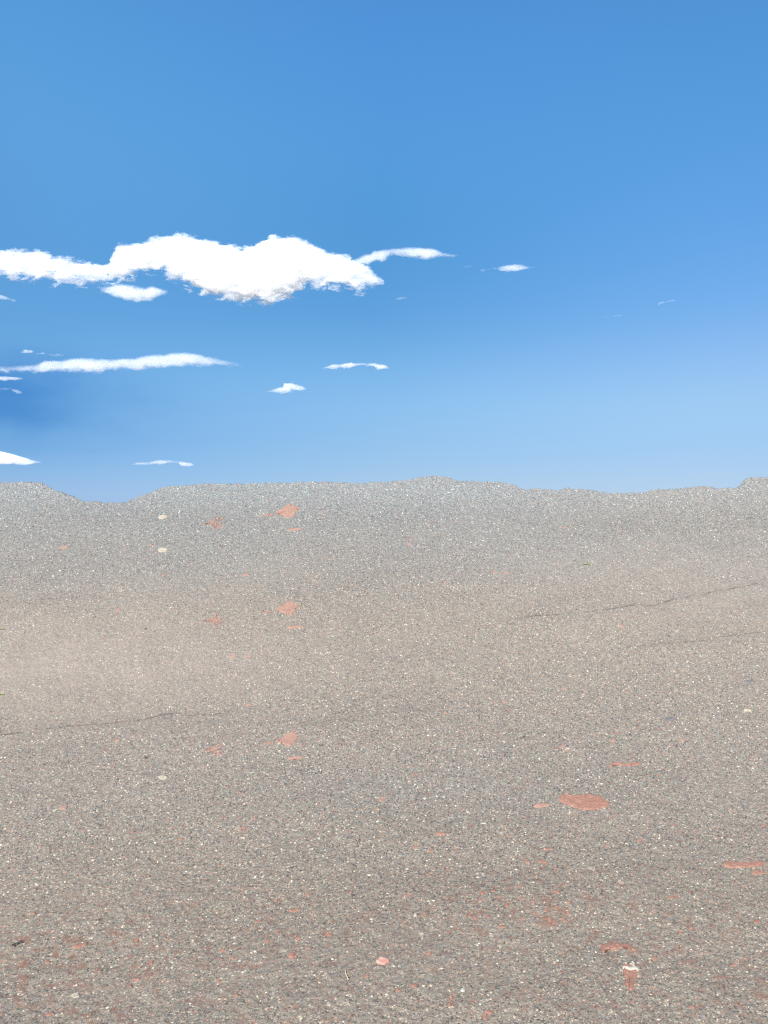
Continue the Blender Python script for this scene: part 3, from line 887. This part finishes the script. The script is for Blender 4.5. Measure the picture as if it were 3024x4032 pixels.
main = cloud('cloud', cA([(-330, 175), (-150, 150), (0, 148), (60, 152), (130, 147), (200, 158), (260, 175), (310, 190), (370, 195), (430, 205), (475, 200), (495, 150), (520, 125), (570, 118), (620, 110),
        (650, 97), (700, 88), (765, 78), (830, 85), (870, 100), (930, 108), (1000, 125), (1045, 140), (1100, 128), (1140, 97), (1180, 85), (1230, 88), (1280, 100), (1340, 120), (1400, 145),
        (1450, 160), (1520, 180), (1570, 205), (1610, 235), (1660, 275)]),
        cA([(-330, 200), (-150, 240), (0, 258), (60, 258), (130, 268), (200, 272), (280, 285), (380, 290), (430, 288), (480, 285), (540, 275), (590, 250), (650, 232), (710, 245), (760, 275), (830, 298),
        (880, 328), (940, 346), (1000, 355), (1060, 372), (1100, 362), (1150, 375), (1200, 370), (1250, 350), (1310, 305), (1360, 297), (1450, 308), (1540, 315), (1600, 300), (1660, 280)]),
        3000, noise=54, seed=1)
tag(main, 'biggest bright white cloud, puffy on top and ragged underneath', 'cloud')
cloud('wisp', cA([(1480, 190), (1540, 178), (1600, 160), (1650, 143)]) + cB([(80, 92), (160, 84), (280, 76), (340, 82), (380, 100), (455, 117)]),
      cA([(1480, 205), (1540, 210), (1600, 208), (1650, 200)]) + cB([(60, 160), (90, 142), (150, 122), (240, 128), (310, 137), (380, 127), (455, 121)]), 3000, parent=main, noise=11, soft=.9, density=1.3, seed=2)
cloud('wisp', cA([(415, 322), (450, 302), (500, 292), (560, 298), (620, 308), (660, 298), (700, 312), (748, 325)]),
      cA([(415, 328), (460, 342), (520, 362), (600, 375), (660, 368), (710, 350), (748, 330)]), 3000, parent=main, noise=18, seed=3)

tag(cloud('cloud', cC([(-400, 170), (-200, 160), (0, 148), (100, 142), (160, 132), (180, 122), (240, 117), (300, 110), (380, 112), (450, 115), (540, 110), (600, 100), (660, 95), (720, 87), (790, 90),
        (850, 105), (920, 120), (975, 130), (1010, 137)]),
        cC([(-400, 176), (-200, 185), (0, 178), (100, 178), (200, 175), (300, 173), (400, 178), (460, 166), (520, 164), (560, 168), (600, 160), (700, 152), (800, 150), (900, 151), (975, 149), (1010, 142)]),
        4200, noise=13, seed=4), 'long thin white cloud streak reaching in from the left edge', 'cloud')
small = [
    (cC([(80, 86), (100, 78), (125, 79), (142, 88)]), cC([(80, 90), (105, 95), (130, 94), (142, 90)]), 4200, 8, .8, 'tiny oval cloud puff above the left end of the long streak'),
    (cC([(150, 92), (175, 83), (195, 92), (230, 95), (262, 99)]), cC([(150, 100), (180, 108), (215, 106), (240, 102), (262, 101)]), 4200, 13, .5, 'faint ragged cloud wisp just above the long streak'),
    (cC([(-120, 186), (0, 186), (60, 189), (103, 195)]), cC([(-120, 204), (0, 207), (60, 207), (103, 200)]), 4500, 9, .7, 'thin cloud strip at the left edge just under the long streak'),
    (cC([(-60, 240), (0, 235), (40, 234), (70, 240), (92, 252)]), cC([(-60, 248), (0, 246), (40, 246), (70, 264), (92, 264)]), 4500, 12, .3, 'small torn cloud scrap at the left edge in deep blue sky'),
    (cC([(-220, 500), (-60, 488), (0, 491), (60, 505), (120, 525), (182, 540)]), cC([(-220, 540), (-60, 545), (0, 548), (60, 550), (120, 549), (182, 545)]), 6500, 9, .8, 'wedge-shaped cloud at the left edge low above the crest'),
    (cC([(522, 550), (560, 537), (620, 533), (690, 530), (740, 532), (780, 540), (800, 551)]), cC([(522, 556), (600, 553), (690, 542), (725, 548), (750, 562), (780, 561), (800, 554)]), 6500, 9, .7, 'small flat cloud low over the dip in the crest'),
    (cC([(1320, 152), (1355, 138), (1420, 133), (1490, 132), (1530, 133), (1570, 140), (1598, 153)]), cC([(1320, 158), (1400, 156), (1480, 144), (1520, 150), (1545, 164), (1575, 163), (1598, 156)]), 4800, 9, 1.0, 'small flat cloud alone at the middle of the sky, right of the long streak'),
    (cC([(1088, 248), (1120, 235), (1155, 228), (1160, 212), (1190, 212), (1220, 222), (1252, 237)]), cC([(1088, 254), (1130, 260), (1170, 255), (1190, 248), (1220, 246), (1252, 240)]), 4800, 11, .6, 'small tilted cloud with a knob on top at mid sky'),
    (cB([(458, 163), (480, 156), (500, 157), (512, 163)]), cB([(458, 165), (480, 171), (500, 168), (512, 165)]), 3400, 7, .3, 'tiny cloud fragment beyond the tip of the big cloud'),
    (cB([(540, 177), (600, 168), (660, 152), (720, 153), (760, 164), (818, 168)]), cB([(540, 179), (600, 181), (650, 192), (700, 188), (760, 175), (818, 170)]), 3400, 12, .4, 'thin spindle-shaped cloud right of the big cloud'),
    (cB([(1308, 318), (1340, 311), (1370, 305), (1388, 308)]), cB([(1308, 331), (1325, 328), (1350, 321), (1388, 315)]), 3600, 8, .8, 'small faint cloud dash high at the right'),
    (cB([(1064, 379), (1100, 376), (1140, 371), (1152, 374)]), cB([(1064, 386), (1100, 382), (1140, 380), (1152, 377)]), 3600, 8, .3, 'barely visible cloud dash left of the right-hand dash'),
    (cB([(176, 296), (200, 292), (230, 297)]), cB([(176, 312), (195, 312), (230, 303)]), 3400, 10, .3, 'faint cloud flake under the right end of the big cloud'),
    (cA([(-60, 335), (0, 336), (25, 345), (66, 362)]), cA([(-60, 362), (0, 364), (25, 366), (66, 370)]), 3400, 12, .35, 'small frayed cloud at the left edge under the big cloud'),
]
for k, (tp, bt, ds, nz, dn, lab) in enumerate(small):
    tag(cloud('cloud', tp, bt, ds, noise=nz, density=dn * 3.0, seed=10 + k, soft=.4), lab, 'cloud')
